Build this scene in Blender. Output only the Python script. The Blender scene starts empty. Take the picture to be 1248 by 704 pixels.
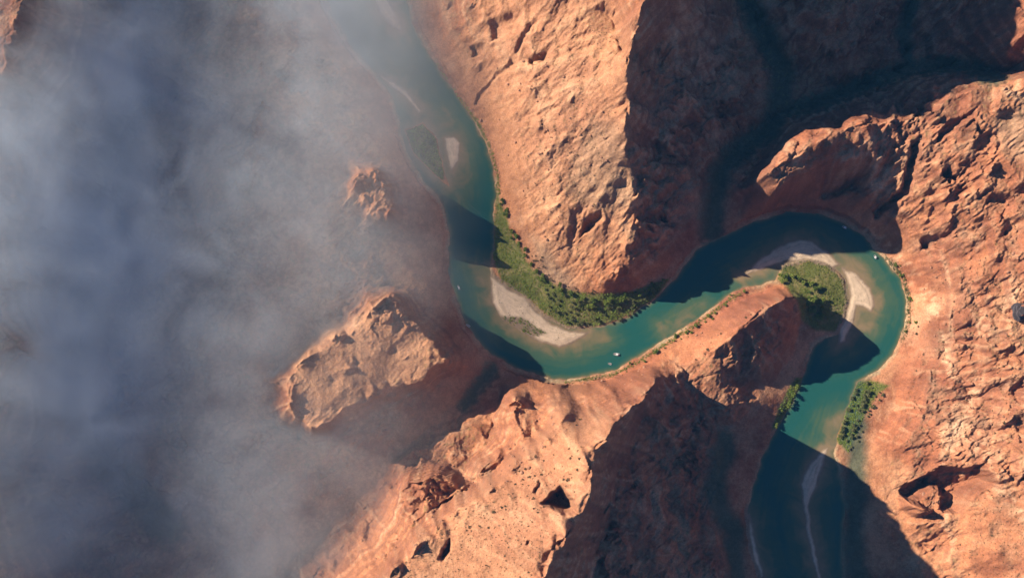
import bpy, math, random
import numpy as np
from mathutils import Vector

# ------------------------------------------------------------------ camera, sky, sun, exposure
scene = bpy.context.scene
H, TILT, SPAN = 2200.0, math.radians(6.0), 1900.0      # camera height, tilt from straight down, ground width in view
CAM = np.array([0.0, -H * math.tan(TILT), H])
DIST = H / math.cos(TILT)
cam_data = bpy.data.cameras.new('camera')
cam_data.sensor_width = 36.0
cam_data.lens = 36.0 * DIST / SPAN
cam_data.clip_start, cam_data.clip_end = 10.0, 60000.0
cam = bpy.data.objects.new('camera', cam_data)
cam.location = CAM
cam.rotation_euler = (TILT, 0, 0)
scene.collection.objects.link(cam)
scene.camera = cam

SUN_EL = math.radians(22.0)
SUN_H = np.array([0.925, -0.38]); SUN_H /= np.linalg.norm(SUN_H)      # travel of the light over the ground
KZ = math.tan(SUN_EL) / 0.466
world = bpy.data.worlds.new('World')
scene.world = world
world.use_nodes = True
wn = world.node_tree
sky = wn.nodes.new('ShaderNodeTexSky')
sky.sky_type = 'NISHITA'
sky.sun_disc = False
sky.sun_elevation = SUN_EL
sky.sun_rotation = math.atan2(-SUN_H[0], -SUN_H[1])
sky.air_density, sky.dust_density, sky.ozone_density = 0.7, 0.0, 6.0
wn.links.new(sky.outputs[0], wn.nodes['Background'].inputs[0])
wn.nodes['Background'].inputs[1].default_value = 0.05
sd = bpy.data.lights.new('sun', 'SUN')
sd.energy, sd.angle, sd.color = 5.0, math.radians(0.5), (1.0, 0.86, 0.70)
sun = bpy.data.objects.new('sun', sd)
sun.rotation_euler = Vector((SUN_H[0] * math.cos(SUN_EL), SUN_H[1] * math.cos(SUN_EL), -math.sin(SUN_EL))).to_track_quat('-Z', 'Y').to_euler()
scene.collection.objects.link(sun)
scene.view_settings.view_transform = 'Standard'
scene.view_settings.look = 'None'
scene.view_settings.exposure = 1.22
scene.view_settings.gamma = 1.0
scene.cycles.volume_bounces = 4
scene.cycles.volume_step_rate = 1.0
scene.cycles.max_bounces = 6
scene.cycles.diffuse_bounces = 1

# ------------------------------------------------------------------ helpers
FL = cam_data.lens / 36.0
CT, ST = math.cos(TILT), math.sin(TILT)

def at(px, py, h=0.0):
    """ground position of what the photograph shows at a pixel, given its height"""
    u = (np.asarray(px, float) - 624) / 1248 / FL
    v = -(np.asarray(py, float) - 352) / 1248 / FL
    dx, dy, dz = u, v * CT + ST, v * ST - CT
    t = (np.asarray(h, float) - CAM[2]) / dz
    return CAM[0] + dx * t, CAM[1] + dy * t

def to_px(x, y, z):
    rx, ry, rz = x - CAM[0], y - CAM[1], z - CAM[2]
    f = ry * ST - rz * CT
    u = rx / f
    v = (ry * CT + rz * ST) / f
    return 624 + u * 1248 * FL, 352 - v * 1248 * FL

def world_poly(pts, h=0.0):
    a = np.array(pts, float)
    x, y = at(a[:, 0], a[:, 1], h)
    return np.stack([x, y], 1)

def inside(poly, x, y):
    r = np.zeros(x.shape, bool)
    n = len(poly)
    for i in range(n):
        x0, y0 = poly[i]; x1, y1 = poly[(i + 1) % n]
        if y0 == y1: continue
        c = (y0 > y) != (y1 > y)
        r ^= c & (x < (x1 - x0) * (y - y0) / (y1 - y0) + x0)
    return r

def seg_dist(line, x, y, closed=False):
    d = np.full(x.shape, 1e9)
    n = len(line)
    for i in range(n if closed else n - 1):
        x0, y0 = line[i]; x1, y1 = line[(i + 1) % n]
        ex, ey = x1 - x0, y1 - y0
        t = np.clip(((x - x0) * ex + (y - y0) * ey) / (ex * ex + ey * ey + 1e-9), 0, 1)
        d = np.minimum(d, (x - x0 - t * ex) ** 2 + (y - y0 - t * ey) ** 2)
    return np.sqrt(d)

def signed(poly, x, y, reach=200.0):
    """distance to a polygon's outline, positive inside"""
    out = np.full(x.shape, -reach)
    lo, hi = poly.min(0) - reach, poly.max(0) + reach
    m = (x > lo[0]) & (x < hi[0]) & (y > lo[1]) & (y < hi[1])
    xs, ys = x[m], y[m]
    d = seg_dist(poly, xs, ys, True)
    out[m] = np.maximum(np.where(inside(poly, xs, ys), d, -d), -reach)
    return out

def smooth(a, b, x):
    t = np.clip((x - a) / (b - a), 0, 1)
    return t * t * (3 - 2 * t)

rng = np.random.default_rng(11)
PERM = np.concatenate([rng.permutation(512)] * 2)
GX, GY = np.cos(np.arange(512) * 2.399), np.sin(np.arange(512) * 2.399)

def noise(x, y, scale, seed=0):
    x = x / scale + seed * 17.31; y = y / scale - seed * 9.77
    xi, yi = np.floor(x).astype(int), np.floor(y).astype(int)
    fx, fy = x - xi, y - yi
    xi &= 511; yi &= 511
    u, v = fx ** 3 * (fx * (fx * 6 - 15) + 10), fy ** 3 * (fy * (fy * 6 - 15) + 10)
    def g(i, j):
        h = PERM[PERM[(xi + i) & 511] + ((yi + j) & 511)]
        return GX[h] * (fx - i) + GY[h] * (fy - j)
    a, b, c, d = g(0, 0), g(1, 0), g(0, 1), g(1, 1)
    return 1.5 * ((a + (b - a) * u) * (1 - v) + (c + (d - c) * u) * v)

def fbm(x, y, scale, octs, seed=0, gain=0.5, ridged=False):
    s, a, t = 0, 1.0, 0
    for o in range(octs):
        n = noise(x, y, scale / 2.03 ** o, seed + o * 3)
        if ridged: n = 1 - 2 * np.abs(n)
        s = s + a * n; t += a; a *= gain
    return s / t

def gullies(x, y, gx, gy, wl, seed):
    """stripes that run down the slope: returns height and its gradient"""
    px, py = x / wl, y / wl
    ix, iy = np.floor(px).astype(int), np.floor(py).astype(int)
    fx, fy = px - ix, py - iy
    m = np.sqrt(gx * gx + gy * gy) + 1e-6
    sx, sy = -gy / m, gx / m
    H0 = np.zeros(x.shape); D0 = np.zeros(x.shape); W = np.zeros(x.shape)
    for i in (-1, 0, 1):
        for j in (-1, 0, 1):
            h = PERM[(PERM[(ix + i + seed) & 511] + iy + j) & 511]
            qx = fx - i - (h & 15) / 15.0 * 0.8 - 0.1
            qy = fy - j - ((h >> 4) & 15) / 15.0 * 0.8 - 0.1
            w = np.exp(-2.2 * (qx * qx + qy * qy))
            p = (qx * sx + qy * sy) * 2 * math.pi
            H0 += np.cos(p) * w; D0 -= np.sin(p) * w; W += w
    H0 /= W; D0 *= 2 * math.pi / wl / W
    return H0, D0 * sx, D0 * sy

def blocks(x, y, wl, seed, ang, stretch):
    """jointed rock: random height of each block and the distance to its joint"""
    c, s = math.cos(ang), math.sin(ang)
    px, py = (x * c + y * s) / (wl * stretch), (-x * s + y * c) / wl
    ix, iy = np.floor(px).astype(int), np.floor(py).astype(int)
    d1 = np.full(x.shape, 9.0); d2 = d1.copy(); v = np.zeros(x.shape)
    for i in (-1, 0, 1):
        for j in (-1, 0, 1):
            hh = PERM[(PERM[(ix + i + seed) & 511] + iy + j) & 511]
            d = (px - ix - i - (hh & 15) / 15.0) ** 2 + (py - iy - j - ((hh >> 4) & 15) / 15.0) ** 2
            new = d < d1
            d2 = np.where(new, d1, np.minimum(d2, d)); d1 = np.where(new, d, d1); v = np.where(new, ((hh * 37) & 511) / 511.0, v)
    return v, np.sqrt(d2) - np.sqrt(d1)

# ------------------------------------------------------------------ shape of the land (photograph pixel, height)
RIVER_LEFT = [(360,-160),(380,-80),(395,-20),(402,15),(425,55),(452,85),(475,112),(485,145),(495,185),(518,222),(540,248),(548,285),(546,330),
    (556,365),(568,395),(590,425),(630,450),(675,462),(705,461),(745,453),(775,437),(812,413),(850,388),(888,360),(908,350),(925,347),
    (945,342),(952,322),(985,313),(1012,321),(1030,340),(1034,368),(1028,395),(1022,408),(1005,412),(992,420),(985,440),(978,462),
    (965,490),(948,520),(930,555),(919,590),(912,620),(914,650),(922,685),(935,720),(950,800),(960,900)]
RIVER_RIGHT = [(520,-160),(505,-80),(496,0),(503,30),(522,65),(540,92),(560,122),(578,148),(592,175),(601,205),(605,235),(601,262),(603,295),
    (597,325),(600,340),(620,352),(640,365),(660,385),(690,400),(730,399),(765,386),(797,364),(818,345),(835,323),(848,306),(862,296),
    (890,283),(917,271),(959,258),(1002,261),(1030,273),(1053,288),(1076,314),(1096,337),(1104,362),(1104,388),(1096,413),(1088,432),
    (1070,452),(1045,466),(1031,500),(1020,535),(1017,552),(1024,580),(1030,620),(1026,660),(1028,704),(1040,800),(1050,900)]
BARS = {
  'toe': [(597,335),(606,342),(618,350),(640,362),(655,380),(672,395),(690,402),(718,405),(700,418),(682,423),(660,417),(635,405),(612,388),(600,368)],
  'upper': [(541,168),(553,166),(560,175),(560,195),(551,208),(545,192)],
  'top': [(456,-4),(472,-4),(488,25),(490,38),(478,34),(460,15)],
  'thread': [(463,93),(480,99),(500,116),(515,135),(511,138),(495,121),(475,105)],
  'islet': [(492,160),(515,150),(530,165),(540,200),(547,228),(530,214),(505,188)],
  'bend': [(903,337),(925,316),(950,300),(975,292),(990,294),(1008,305),(1024,322),(1015,327),(1000,320),(980,317),(955,320),(935,326)],
  'outer': [(1026,326),(1045,333),(1060,350),(1067,372),(1062,380),(1052,374),(1043,372),(1040,395),(1030,415),(1020,420),(1022,405),(1030,385),(1037,360),(1031,340)],
  'shade': [(1009,545),(1003,570),(992,600),(986,615),(988,640),(1002,708),(997,708),(985,660),(979,620),(975,590),(985,565),(1000,550)],
  'rim': [(913,622),(918,640),(922,665),(932,702),(926,704),(914,665),(911,640)],
}
LINES = [
  # headland between the two reaches: crest, cliff base, slopes, foot
  [(830,-420,560),(822,-260,560),(812,-150,520),(800,-60,440),(783,0,365),(778,26,345),(768,63,305),(763,107,270),(764,148,240),(764,185,192),(775,213,155),(789,228,138),(777,258,110),(758,300,78),(756,340,40),(763,358,12)],
  [(720,-110,340),(730,-45,300),(738,0,245),(752,30,232),(759,62,238)],
  [(640,-110,210),(640,-20,165),(648,60,145),(655,130,130),(668,200,108),(682,260,78),(702,310,42)],
  [(612,240,8),(622,275,14),(640,312,14),(662,340,16),(690,356,14),(725,361,14),(763,360,12),(800,341,9),(820,320,8)],
  [(518,40,10),(550,95,8),(585,140,8),(606,190,8),(612,240,8)],
  [(800,60,200),(802,110,172),(803,180,118),(815,235,80),(810,290,40)],
  [(850,296,4),(862,282,4),(872,240,14),(880,205,22),(905,180,34),(935,160,40),(950,135,48),(955,90,60),(930,40,75),(905,-10,90),(880,-100,130),(860,-200,160)],
  [(950,135,48),(1000,125,55),(1060,100,65),(1110,82,75),(1165,78,90),(1210,92,115),(1250,75,170)],
  [(955,15,115),(980,5,140),(1010,15,145),(1040,40,120)],
  [(980,-120,190),(985,-40,150),(1000,15,145)],
  [(1110,82,75),(1100,40,85),(1112,0,95),(1110,-80,120),(1100,-200,150)],
  [(1150,40,120),(1175,10,150),(1190,-40,180),(1200,-150,230)],
  [(1222,60,180),(1236,10,255),(1246,45,262),(1300,0,300),(1400,-100,330)],
  [(870,60,120),(888,110,88)],
  # long spur into the bend, upper right
  [(922,222,150),(930,212,172),(955,195,180),(985,178,182),(1020,162,186),(1060,150,190),(1100,150,195),(1140,130,205),(1180,118,225),(1215,105,250),(1250,95,275),(1340,70,320),(1600,0,340)],
  [(926,210,160),(955,184,163),(985,163,160),(1008,147,156),(1050,135,152),(1085,140,165),(1112,149,182),(1138,106,178),(1162,100,182),(1200,107,228)],
  [(938,232,140),(965,212,158),(1000,196,163),(1040,190,166),(1075,180,172),(1100,185,165)],
  [(930,262,12),(948,242,30),(985,240,40),(1020,235,45),(1045,222,70)],
  [(1100,185,165),(1085,215,130),(1060,235,90),(1040,245,60),(1036,262,20)],
  [(880,272,8),(905,257,10),(910,235,30),(908,212,45),(930,190,60)],
  # right plateau
  [(1062,284,8),(1085,310,8),(1110,343,8),(1116,390,8),(1110,425,8)],
  [(1125,200,170),(1135,260,112),(1140,310,80),(1146,360,62),(1150,430,58)],
  [(1150,200,185),(1165,300,118),(1172,400,95),(1178,480,92),(1186,540,92)],
  [(1210,180,220),(1215,260,172),(1222,350,145),(1228,450,140),(1238,540,140)],
  [(1310,150,300),(1310,300,230),(1315,500,200),(1330,700,190),(1340,900,200)],
  [(1090,445,8),(1092,475,12),(1072,520,12),(1050,552,10),(1045,600,8),(1045,660,8),(1050,720,8),(1060,900,10)],
  [(1115,480,40),(1102,540,36),(1092,580,30),(1105,640,32),(1140,695,40),(1160,760,50)],
  [(1190,615,105),(1215,660,115),(1240,700,125),(1270,800,140)],
  # central ridge: crest towards the bend, main crest, spine, foot, spurs
  [(984,362,6),(978,365,45),(968,364,68),(955,363,95),(938,372,110),(912,392,108),(892,408,95),(878,420,78),(864,432,60),(850,442,50),(835,452,48),(823,458,60),(812,461,95),(800,463,185)],
  [(800,463,185),(782,480,245),(757,508,310),(731,540,350),(716,560,368),(720,590,372),(714,622,378),(698,648,385),(672,670,388),(664,704,390),(650,780,400),(640,900,400)],
  [(691,504,240),(650,545,275),(605,590,285),(549,627,290),(504,669,295),(470,704,300),(420,760,310),(350,900,330)],
  [(682,497,150),(641,535,160),(597,577,160),(541,612,165),(494,652,175),(458,688,180),(402,745,200),(330,880,220)],
  [(598,520,60),(606,532,80),(614,545,125)],
  [(556,572,66),(566,580,85),(578,589,135)],
  [(470,612,85),(482,618,110),(496,622,150)],
  [(690,472,6),(740,465,6),(775,451,6),(815,425,6),(855,399,6),(895,370,6),(925,357,6),(960,352,6),(985,358,5)],
  [(700,490,120),(740,484,130),(775,468,130)],
  [(622,490,130),(630,486,140),(634,497,120),(630,512,140),(637,530,160)],
  [(579,584,140),(592,562,170),(608,552,165)],
  [(490,596,150),(508,586,170),(530,575,190),(552,582,180),(566,594,165)],
  [(612,472,10),(608,500,40),(590,545,55),(562,583,70),(545,560,55),(500,570,60),(472,595,70),(460,632,80),(408,692,100),(360,760,120)],
  [(800,492,120),(776,527,150),(757,560,165),(746,600,165),(738,650,165),(718,704,170),(700,800,180)],
  [(850,476,50),(870,486,46),(890,489,41),(912,493,31),(935,498,18),(951,503,8)],
  [(790,560,90),(830,570,60),(870,600,30),(893,650,14),(900,704,10),(910,800,10)],
  [(975,395,6),(968,430,8),(952,455,10),(935,470,14),(905,460,22),(880,452,34)],
  [(840,520,40),(880,530,25),(915,540,8)],
  # left side in the mist: two lit buttes, shaded slopes, side canyons, high rim beyond the frame
  [(356,505,140),(352,455,142),(376,428,138),(430,400,128),(462,370,128),(474,358,128),(488,380,122),(505,398,120),(530,425,114),(548,440,108)],
  [(546,440,108),(520,452,112),(498,468,108),(470,470,112),(440,490,120),(412,510,128),(384,523,132),(356,505,140)],
  [(395,470,136),(450,430,122),(500,430,116)],
  [(340,520,52),(380,540,50),(430,520,50),(480,495,45),(530,470,35),(570,450,22)],
  [(340,450,58),(400,395,55),(450,350,52),(500,355,40),(545,400,28),(565,425,14)],
  [(428,232,108),(440,214,112),(458,207,112),(470,230,106),(480,252,104),(472,268,96),(450,245,104),(428,232,108)],
  [(410,235,62),(430,200,60),(465,195,52),(495,240,35),(490,285,35),(450,280,50),(415,260,60)],
  [(505,215,18),(528,250,14),(530,300,14),(535,350,12),(555,400,10)],
  [(180,-100,70),(170,0,62),(160,120,58),(130,250,50),(100,380,48),(90,470,48),(130,560,46),(200,640,42),(330,705,36),(400,640,32),(455,590,36),(520,520,26),(570,480,14),(598,448,4)],
  [(300,-80,120),(310,40,110),(320,150,95),(300,260,90),(290,340,95),(250,430,100),(240,520,95),(300,590,70)],
  [(380,-40,40),(420,100,40),(450,150,35)],
  [(0,560,170),(60,590,120),(75,640,90),(90,700,110),(120,800,130)],
  [(150,480,85),(165,540,78),(155,600,60)],
  [(60,-60,250),(22,12,318),(14,45,318),(4,85,305),(40,120,190),(35,200,190),(5,240,240),(50,300,130),(-10,385,270),(12,412,272),(34,430,255),(52,446,150),(-30,520,280)],
  [(-70,-300,290),(-60,-100,290),(-45,0,290),(-50,150,295),(-60,250,300),(-60,330,310),(-60,400,322),(-60,520,330),(-60,600,335),(-60,720,350),(-80,900,350)],
]
RIMS = [[(-400,-400,255),(-400,300,262),(-400,1000,300)], [(1700,-400,330),(1700,1000,260)], [(200,-500,250),(800,-500,480),(1400,-500,330)],
        [(200,1100,300),(900,1150,200),(1400,1100,250)]]

def crumble(L, k):
    """break straight crests into an uneven line"""
    rr = random.Random(900 + k); out = [L[0]]
    for a, b in zip(L[:-1], L[1:]):
        n = int(math.hypot(b[0] - a[0], b[1] - a[1]) / 9)
        hm = (a[2] + b[2]) / 2
        if hm > 60 and n > 1 and -50 < a[0] < 1300:
            dx, dy = (b[0] - a[0]), (b[1] - a[1]); l = math.hypot(dx, dy)
            for i in range(1, n):
                t = i / n + rr.uniform(-.3, .3) / n; o = rr.uniform(-5.2, 5.2)
                out.append((a[0] + dx * t - dy / l * o, a[1] + dy * t + dx / l * o, (a[2] + (b[2] - a[2]) * t) * (1 + rr.uniform(-.07, .07))))
        out.append(b)
    return out
LINES = [crumble(L, k) for k, L in enumerate(LINES)]
GR = 4.0
X0, X1, Y0, Y1 = -2200.0, 2000.0, -1400.0, 1500.0
river_poly = np.concatenate([world_poly(RIVER_LEFT), world_poly(RIVER_RIGHT[::-1])])

def raster(step, nx, ny, fixed_mask):
    s = np.zeros((ny, nx)); c = np.zeros((ny, nx))
    for L in LINES + RIMS:
        for (ax, ay, ah), (bx, by, bh) in zip(L[:-1], L[1:]):
            n = max(2, int(math.hypot(bx - ax, by - ay)))
            t = np.linspace(0, 1, n)
            hh = (ah + (bh - ah) * t) * KZ
            wx, wy = at(ax + (bx - ax) * t, ay + (by - ay) * t, hh)
            i = np.round((wx - X0) / step).astype(int); j = np.round((wy - Y0) / step).astype(int)
            ok = (i >= 0) & (i < nx) & (j >= 0) & (j < ny)
            np.add.at(s, (j[ok], i[ok]), hh[ok]); np.add.at(c, (j[ok], i[ok]), 1)
    m = c > 0
    v = np.where(m, s / np.maximum(c, 1), 0)
    v[fixed_mask] = 0.0; m = m | fixed_mask
    return v, m

def up(a, shape):
    ys = np.linspace(0, a.shape[0] - 1, shape[0]); xs = np.linspace(0, a.shape[1] - 1, shape[1])
    yi = np.minimum(ys.astype(int), a.shape[0] - 2); xi = np.minimum(xs.astype(int), a.shape[1] - 2)
    fy, fx = (ys - yi)[:, None], (xs - xi)[None, :]
    return (a[yi][:, xi] * (1 - fx) + a[yi][:, xi + 1] * fx) * (1 - fy) + (a[yi + 1][:, xi] * (1 - fx) + a[yi + 1][:, xi + 1] * fx) * fy

base = None
for step, its in ((64, 400), (32, 200), (16, 160), (8, 120), (4, 80)):
    nx, ny = int((X1 - X0) / step) + 1, int((Y1 - Y0) / step) + 1
    gx_, gy_ = np.meshgrid(X0 + np.arange(nx) * step, Y0 + np.arange(ny) * step)
    inr = inside(river_poly, gx_, gy_)
    v, m = raster(step, nx, ny, inr)
    base = np.full((ny, nx), 150.0) if base is None else up(base, (ny, nx))
    base[m] = v[m]
    for k in range(its):
        p = np.pad(base, 1, mode='edge')
        base = 0.25 * (p[:-2, 1:-1] + p[2:, 1:-1] + p[1:-1, :-2] + p[1:-1, 2:])
        base[m] = v[m]
for k in range(3):                                   # take the razor edge off the creases
    p = np.pad(base, 1, mode='edge')
    base = 0.5 * base + 0.125 * (p[:-2, 1:-1] + p[2:, 1:-1] + p[1:-1, :-2] + p[1:-1, 2:])

def sample(a, x, y):
    fx = np.clip((x - X0) / GR, 0, a.shape[1] - 1.001); fy = np.clip((y - Y0) / GR, 0, a.shape[0] - 1.001)
    xi, yi = fx.astype(int), fy.astype(int); fx, fy = fx - xi, fy - yi
    return (a[yi, xi] * (1 - fx) + a[yi, xi + 1] * fx) * (1 - fy) + (a[yi + 1, xi] * (1 - fx) + a[yi + 1, xi + 1] * fx) * fy

# final grid: fine where the photograph looks, growing outside it
def axis(a, b, d, out, g=1.12):
    mid = np.arange(a, b + d, d)
    l, r, s = [], [], d
    while s * (1 - g ** len(l)) / (1 - g) < out: l.append(a - s * (1 - g ** (len(l) + 1)) / (1 - g))
    for k in range(len(l)): r.append(mid[-1] + s * (1 - g ** (k + 1)) / (1 - g))
    return np.concatenate([np.array(l)[::-1], mid, np.array(r)])
D = 1.7
xs, ys = axis(-960, 950, D, 9000), axis(-545, 590, D, 9000)
NX, NY = len(xs), len(ys)
X, Y = np.meshgrid(xs, ys)

WX = X + 9 * fbm(X, Y, 60, 3, 5); WY = Y + 9 * fbm(X, Y, 60, 3, 25)
h = sample(base, WX, WY)
dr = signed(river_poly, X + 4 * fbm(X, Y, 22, 3, 70), Y + 4 * fbm(X, Y, 22, 3, 80), 120.0)
land = smooth(8, 70, -dr)                            # 0 at the bank, 1 well away from it
up_ = smooth(8, 45, h)                               # 0 on the flats
amp = land * up_
far = smooth(0, 60, np.maximum(np.maximum(-960 - X, X - 950), np.maximum(-545 - Y, Y - 590)))
SPX, SPY = to_px(X, Y, h)
def area0(pts, soft=30.0):
    return smooth(-soft, soft, signed(np.array(pts, float), SPX, SPY, 60.0))
calm = np.maximum.reduce([area0([(690,505),(745,512),(712,560),(715,620),(690,650),(660,704),(640,800),(430,800),(490,690),(600,600)]),
    area0([(1180,630),(1230,600),(1300,640),(1300,760),(1180,720)]), area0([(830,420),(930,360),(965,368),(900,410),(850,440)]),
    area0([(360,500),(360,440),(440,400),(500,410),(490,460),(400,515)])])
amp = amp * (1 - 0.7 * calm) * (1 - 0.42 * area0([(560,60),(640,-40),(735,-40),(768,60),(766,190),(785,232),(755,300),(700,340),(640,290),(606,200)], 25))
# broad relief
h = h + amp * (10 * fbm(X, Y, 170, 3, 40) + 7 * fbm(X, Y, 70, 4, 44, 0.55, True) - 2)
# gullies cut by water, octave after octave
def grad(a):
    return np.gradient(a, axis=1) / np.gradient(xs)[None, :], np.gradient(a, axis=0) / np.gradient(ys)[:, None]
gx, gy = grad(sample(base, X, Y)); 
gx0, gy0 = grad(h); gx, gy = 0.7 * gx + 0.3 * gx0, 0.7 * gy + 0.3 * gy0
slope = np.sqrt(gx * gx + gy * gy)
sl = smooth(0.1, 0.7, slope)
QW1, QW2 = 14 * fbm(X, Y, 50, 3, 95), 14 * fbm(X, Y, 50, 3, 98)
patch = 0.55 + 0.9 * smooth(-0.3, 0.4, fbm(X, Y, 190, 2, 90))
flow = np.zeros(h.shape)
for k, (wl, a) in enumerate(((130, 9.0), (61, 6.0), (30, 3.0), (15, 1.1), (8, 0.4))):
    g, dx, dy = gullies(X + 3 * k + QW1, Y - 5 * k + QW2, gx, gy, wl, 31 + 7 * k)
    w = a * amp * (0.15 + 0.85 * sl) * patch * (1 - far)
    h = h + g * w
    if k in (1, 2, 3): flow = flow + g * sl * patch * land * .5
    gx, gy = gx + dx * w, gy + dy * w
# ledges of the bedded rock
def ledges(hh, step, seed, w):
    s = (hh + 0.05 * X - 0.03 * Y + 9 * fbm(X, Y, 240, 3, seed) + 0.9 * fbm(X, Y, 14, 2, seed + 4)) / step
    f = s - np.floor(s)
    t = smooth(0.05, 0.55, f)
    return hh + (t - f) * step * w
lm = smooth(-0.25, 0.35, fbm(X, Y, 230, 3, 120))
lw = amp * (1 - 0.8 * calm)
h = ledges(h, 24, 130, 0.8 * lw * (0.3 + 0.7 * lm))
h = ledges(h, 8.5, 140, 0.7 * lw * (0.15 + 0.85 * lm))
# joints and blocks
bm_ = amp * (1 - 0.85 * calm) * np.maximum(smooth(-0.35, 0.25, fbm(X, Y, 120, 3, 180)), .9 * area0([(1095,300),(1175,300),(1190,560),(1100,560),(1125,420)])) * (1 - far)
JX, JY = X + 7 * fbm(X, Y, 30, 3, 185), Y + 7 * fbm(X, Y, 30, 3, 188)
joint = np.zeros(h.shape)
for wl, a, sd_, an in ((34, 4.0, 60, .75), (15, 2.2, 66, .55), (7, 1.3, 72, .9)):
    v, e = blocks(JX, JY, wl, sd_, an, 1.9)
    h = h + bm_ * a * (.85 * (v - .5) - 0.45 * (1 - smooth(0, .16, e)))
    joint = np.maximum(joint, bm_ * (1 - smooth(0, .12, e)) * (.5 if wl < 10 else 1))
# rock roughness
h = h + amp * (1.6 * fbm(X, Y, 16, 4, 150, 0.55, True) + 0.9 * fbm(X, Y, 6, 2, 160)) * (0.4 + 0.6 * sl) * (1 - far)
h = h + (1 - amp) * 0.5 * smooth(2, 12, -dr) * fbm(X, Y, 14, 3, 170)

# hollows, slots and blocks
WB1, WB2 = 9 * fbm(X, Y, 42, 4, 200, 0.6), 9 * fbm(X, Y, 42, 4, 209, 0.6)
def stamp(pts, hh, depth, width, seed):
    global h
    p = world_poly(pts, hh * KZ)
    s = signed(p, X + WB1, Y + WB2, 80.0)
    h = h - depth * smooth(0, width, s)
HOLLOWS = [
  ([(656,613),(668,600),(684,590),(698,606),(708,626),(690,626)], 330, 70, 12), ([(551,648),(538,664),(533,680),(541,684),(552,668)], 290, 34, 9),
  ([(593,16),(640,18),(634,50),(595,48)], 110, 18, 16), ([(644,63),(668,64),(666,78),(645,77)], 150, 16, 8), ([(572,54),(593,55),(591,69),(573,67)], 60, 14, 8),
  ([(706,290),(711,265),(735,255),(738,266),(722,280)], 90, 22, 10), ([(1098,176),(1111,172),(1112,238),(1080,262),(1074,250),(1096,225)], 120, 34, 12),
  ([(1124,288),(1158,281),(1152,304),(1130,303)], 100, 20, 8), ([(1106,602),(1126,580),(1150,568),(1194,562),(1208,590),(1184,606),(1172,626),(1140,630),(1110,616)], 85, 50, 15),
  ([(1150,150),(1185,132),(1180,148),(1140,178)], 205, 16, 8), ([(1000,205),(1060,205),(1068,230),(1010,236)], 110, 20, 14),
  ([(645,30),(652,34),(628,76),(600,92),(584,104),(580,114),(574,113),(578,98),(618,72)], 120, 7, 6), ([(1218,560),(1240,560),(1240,590),(1225,580)], 140, 6, 8),
  ([(655,583),(661,586),(654,602),(648,598)], 300, 14, 6),([(640,654),(646,656),(644,664),(638,662)], 340, 14, 5),
]
for k, (pts, hh, dep, w) in enumerate(HOLLOWS): stamp(pts, hh, dep * KZ, w, 200 + k * 5)
stamp([(1100,606),(1122,600),(1138,586),(1154,590),(1160,606),(1150,628),(1120,632),(1100,620)], 70, -46 * KZ, 16, 300)
stamp([(1234,372),(1256,366),(1258,392),(1236,390)], 150, -22, 5, 310)
h = np.where(dr < -3, np.maximum(h, 1.2), h)

# river bed, shoals and bars
bed = -np.clip(dr * 0.45, 0, 7) - 0.15
h = np.where(dr > 0, np.minimum(bed, h), np.where(dr > -10, np.minimum(h, 0.3 - dr * 0.35), h))
bar_sd = {}
VB1, VB2, VB3 = 3.5 * fbm(X, Y, 26, 3, 320), 3.5 * fbm(X, Y, 26, 3, 340), fbm(X, Y, 18, 3, 360)
for k, (n, pts) in enumerate(BARS.items()):
    s = signed(world_poly(pts), X + VB1, Y + VB2, 90.0)
    bar_sd[n] = s
    prof = np.where(s > 0, np.minimum(s * 0.09, 1.0) + 0.25 * VB3 * smooth(0, 8, s) + 0.1, s * 0.085)
    h = np.where(dr > -6, np.maximum(h, prof), h)
# shoals that stay under water
for pts, top in (([(520,135),(545,135),(565,175),(572,215),(560,245),(548,225),(540,180)], -1.3), ([(575,325),(600,320),(602,345),(590,348)], -0.6),
                 ([(690,418),(735,402),(740,412),(700,428)], -0.9), ([(800,395),(860,365),(862,375),(810,410)], -1.5),
                 ([(1010,300),(1050,325),(1075,365),(1060,400),(1040,410),(1062,370),(1040,335)], -0.4), ([(1012,515),(1026,505),(1018,545),(1006,548)], -0.5)):
    s = signed(world_poly(pts), X, Y, 60.0)
    h = np.where(dr > 0, np.maximum(h, top + np.where(s > 0, 0, s * 0.11)), h)
for pts in ([(495,158),(515,152),(528,166),(538,200),(530,210),(505,186)],):
    pass
h = np.where(far > 0, h * (1 - far) + far * np.maximum(sample(base, X, Y), np.where(dr > 0, -5, 2)), h)

# ------------------------------------------------------------------ surface colour of the land
PX, PY = to_px(X, Y, h)
gx, gy = grad(h)
slope = np.sqrt(gx * gx + gy * gy)
n1, n2, n3 = fbm(X, Y, 160, 4, 400), fbm(X, Y, 45, 4, 410), fbm(X, Y, 9, 3, 420)
def col(*c): return np.array(c)
red, orange, buff, pale = col(.31, .115, .058), col(.41, .175, .085), col(.45, .245, .135), col(.53, .34, .21)
dark, grey, sand = col(.15, .062, .04), col(.30, .205, .13), col(.60, .46, .32)
def mix(a, b, t): return a * (1 - t[..., None]) + b * t[..., None]
C = mix(np.broadcast_to(red, h.shape + (3,)), orange, smooth(-0.4, 0.4, n1 + 0.5 * n2))
band = (h + 0.05 * X - 0.03 * Y + 9 * fbm(X, Y, 240, 3, 130) + 5 * n2) / 24
bw = amp * (1 - 0.75 * calm) * smooth(-.5, .3, fbm(X, Y, 110, 3, 408))
bn = noise(band * 1.0, band * 0 + 3, 0.45, 9) + 0.5 * noise(band, band * 0 + 1, 0.2, 14)
C = mix(C, col(.23, .085, .052), 0.75 * smooth(0.0, 0.5, fbm(X, Y, 300, 3, 404)))
C = mix(C, pale, 0.55 * smooth(0.05, 0.6, bn) * bw)
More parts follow.
